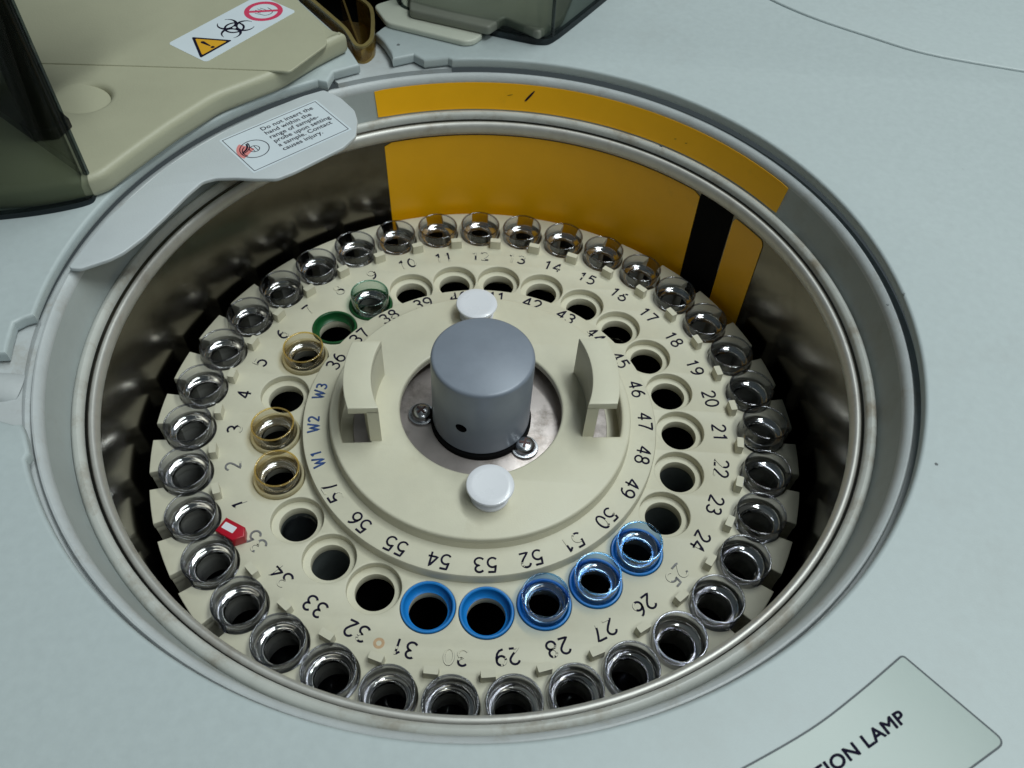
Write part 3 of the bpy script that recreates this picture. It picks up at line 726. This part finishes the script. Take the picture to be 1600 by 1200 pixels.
# ------------------------------------------------------------------ amber trough in the gap behind the gutter
tb = H(560, 60, 58)
at = thing('amber_trough', 'brown translucent plastic U shaped trough in the gap beside the beige cover', 'trough', (tb[0], tb[1], 52), HOUS)
TZ = 66.5
ou = HH([(468, -12), (524, 36), (540, 52), (553, 72), (566, 76), (578, 70), (585, 56), (583, 15), (560, -4)], TZ)
ce_ = Vector((sum(p[0] for p in ou)/len(ou), sum(p[1] for p in ou)/len(ou)))
rim_o = smooth(ou, 4)
def strip(pts, th, z0, z1):
    k = len(pts); V = []; F = []
    for i in range(k):
        a = pts[max(0, i-1)]; b = pts[min(k-1, i+1)]; dx, dy = b[0]-a[0], b[1]-a[1]; l = math.hypot(dx, dy) or 1
        nx, ny = -dy/l*th, dx/l*th
        q = pts[i]
        V += [(q[0], q[1], z0), (q[0], q[1], z1), (q[0]+nx, q[1]+ny, z1), (q[0]+nx, q[1]+ny, z0)]
    for i in range(k-1):
        for j in range(4): F.append((4*i+j, 4*i+4+j, 4*i+4+(j+1) % 4, 4*i+(j+1) % 4))
    F += [(0, 1, 2, 3), (4*k-1, 4*k-2, 4*k-3, 4*k-4)]
    return V, F
M_amb2 = mat('amber_solid_edge', (.20, .155, .055), .3, var=.15, scale=120)
part('trough_wall', strip(rim_o, 1.3, 55, TZ), M_amber, at)
part('trough_rim', strip(rim_o, 1.5, TZ-.05, TZ+.9), M_amb2, at)
dv = HH([(530, -14), (545, 30), (560, 70)], TZ)
part('divider', strip(dv, .8, 55, TZ+.4), M_amber, at)
part('trough_floor', plate([[tuple(Vector(p)) for p in rim_o]], 54, 55.5), M_amber, at)

# ------------------------------------------------------------------ small cream base plate and the rear clear box
cp = HH([(583, 8), (603, 35), (726, 65), (741, 63), (757, 52), (700, 10), (640, -10)], CT+2.4)
cr_ = solo('base_plate', plate([roundpoly(cp, 3.0, 5)], CT+.05, CT+2.6, .8, 3), mat('cream_plate', (.60, .62, .53), .45, var=.03), 'cream flat plate sticking out under the rear smoked box', 'plate', (-30, 152, CT), HOUS)
def wallbox(outline, z0, z1, th):
    return strip(outline, th, z0, z1)
rc = thing('clear_cover', 'smoked clear acrylic box cover at the back centre over a cream block', 'clear cover', (0, 165, CT), HOUS)
bpts = HH([(618, 5), (624, 17), (640, 26), (700, 42), (757, 54), (820, 67.5), (846, 71), (864, 67), (900, 40), (949, 0)], CT)
far = [(bpts[-1][0]+16, bpts[-1][1]+26), (bpts[0][0]+14, bpts[0][1]+44)]
zb0 = CT+2.7
part('wall', strip(smooth(bpts, 3)+far+[bpts[0]], 1.6, zb0, 150), M_smoke, rc)
part('foot_edge', strip(smooth(bpts, 3), 1.9, CT+.05, zb0-.05), M_smokeedge, rc)
vx = H(862, 68, CT); part('corner_edge', tube([(vx[0], vx[1]+.5, zb0), (vx[0], vx[1]+.5, 150)], .7, 8), M_smokeedge, rc)
vx = bpts[1]; part('corner_edge', tube([(vx[0]+.5, vx[1]+.5, zb0), (vx[0]+.5, vx[1]+.5, 150)], .7, 8), M_smokeedge, rc)
blk = HH([(640, 20), (764, 48), (788, 32), (842, 55), (880, 30), (905, -30), (640, -60)], CT+5)
ib = solo('reagent_block', plate([roundpoly(blk, 1.5, 3)], CT+2.7, CT+6.5, 1.0, 3), M_dimblock, 'grey moulded block inside the rear smoked box', 'block', (5, 165, CT), HOUS)
# ------------------------------------------------------------------ left clear shield and the black probe post with its arm
sc = thing('clear_shield', 'tall dark smoked clear shield standing at the left edge over the beige cover', 'clear cover', (-140, 30, CT), HOUS)
spx = HH([(-60, 349), (0, 344), (60, 337), (110, 328), (140, 320), (149, 313), (151, 304)], CT)
e = Vector(spx[-1]); dirv = (e-Vector((CAM[0], CAM[1]))).normalized(); lv = Vector((-dirv.y, dirv.x))
back = [tuple(e+(dirv*.93+lv*.36)*t) for t in (3, 20, 60, 130)]
part('wall', strip(smooth(spx, 4)+back, 1.8, CT+2.0, 190), M_smoked, sc)
part('foot_edge', strip(smooth(spx, 4), 2.2, CT+.05, CT+1.95), M_smokeedge, sc)
part('corner_edge', tube([(e.x-.3, e.y, CT+1.9), (e.x-.3, e.y, 190)], .95, 10), M_smokeedge, sc)
pa = thing('sampling_arm', 'black sampling arm on a round post inside the left smoked shield', 'probe arm', H(77, 208, BZ)+(BZ,), HOUS)
px_, py_ = H(76, 203, BZ)
part('foot', plate([[(px_+7.6*math.cos(t), py_+7.0*math.sin(t)) for t in [math.radians(15+60*i) for i in range(6)]]], BZ+.05, BZ+4, .6, 2), M_blackgloss, pa)
part('post', lathe([(0, BZ+3), (5.6, BZ+3), (5.6, 170), (0, 170)], 40, (px_, py_), closed=False), M_blackgloss, pa)
part('arm', plate([roundpoly([(px_-60, py_-16), (px_+20, py_-14), (px_+42, py_+30), (px_+30, py_+50), (px_-60, py_+50)], 5, 4)], 140, 172, 2, 3), M_blackgloss, pa)

# ------------------------------------------------------------------ light
w = bpy.data.worlds.new('World'); SC.world = w; w.use_nodes = True
bg = w.node_tree.nodes['Background']; bg.inputs['Color'].default_value = (.62, .78, .84, 1); bg.inputs['Strength'].default_value = .07
def area(name, loc, target, sx, sy, power, col):
    l = bpy.data.lights.new(name, 'AREA'); l.shape = 'RECTANGLE'; l.size = sx; l.size_y = sy; l.energy = power; l.color = col
    o = bpy.data.objects.new(name, l); COL.objects.link(o); o.location = loc
    d = Vector(target)-Vector(loc)
    o.rotation_euler = d.to_track_quat('-Z', 'Y').to_euler()
    return o
for ty in (-.28, .10, .48):
    area('ceiling_tube', (.46, ty, 1.4), (.3, ty*.7, 0), 1.0, .12, 5.9, (.92, 1.0, .985))

area('fill_lamp', (1.0, -.9, 1.2), (0, 0, 0), .9, .5, 4.6, (.92, 1.0, .98))  # unseen fill lamp, added to brighten the yellow sheets and the knob's side

cy = SC.cycles
cy.max_bounces = 14; cy.transparent_max_bounces = 40; cy.glossy_bounces = 6; cy.diffuse_bounces = 4; cy.transmission_bounces = 8
cy.caustics_reflective = False; cy.caustics_refractive = False
cy.sample_clamp_indirect = 4
SC.view_settings.view_transform = 'Standard'; SC.view_settings.look = 'None'; SC.view_settings.exposure = 0; SC.view_settings.gamma = 1
cam.dof.use_dof = True; cam.dof.focus_distance = .27; cam.dof.aperture_fstop = 36
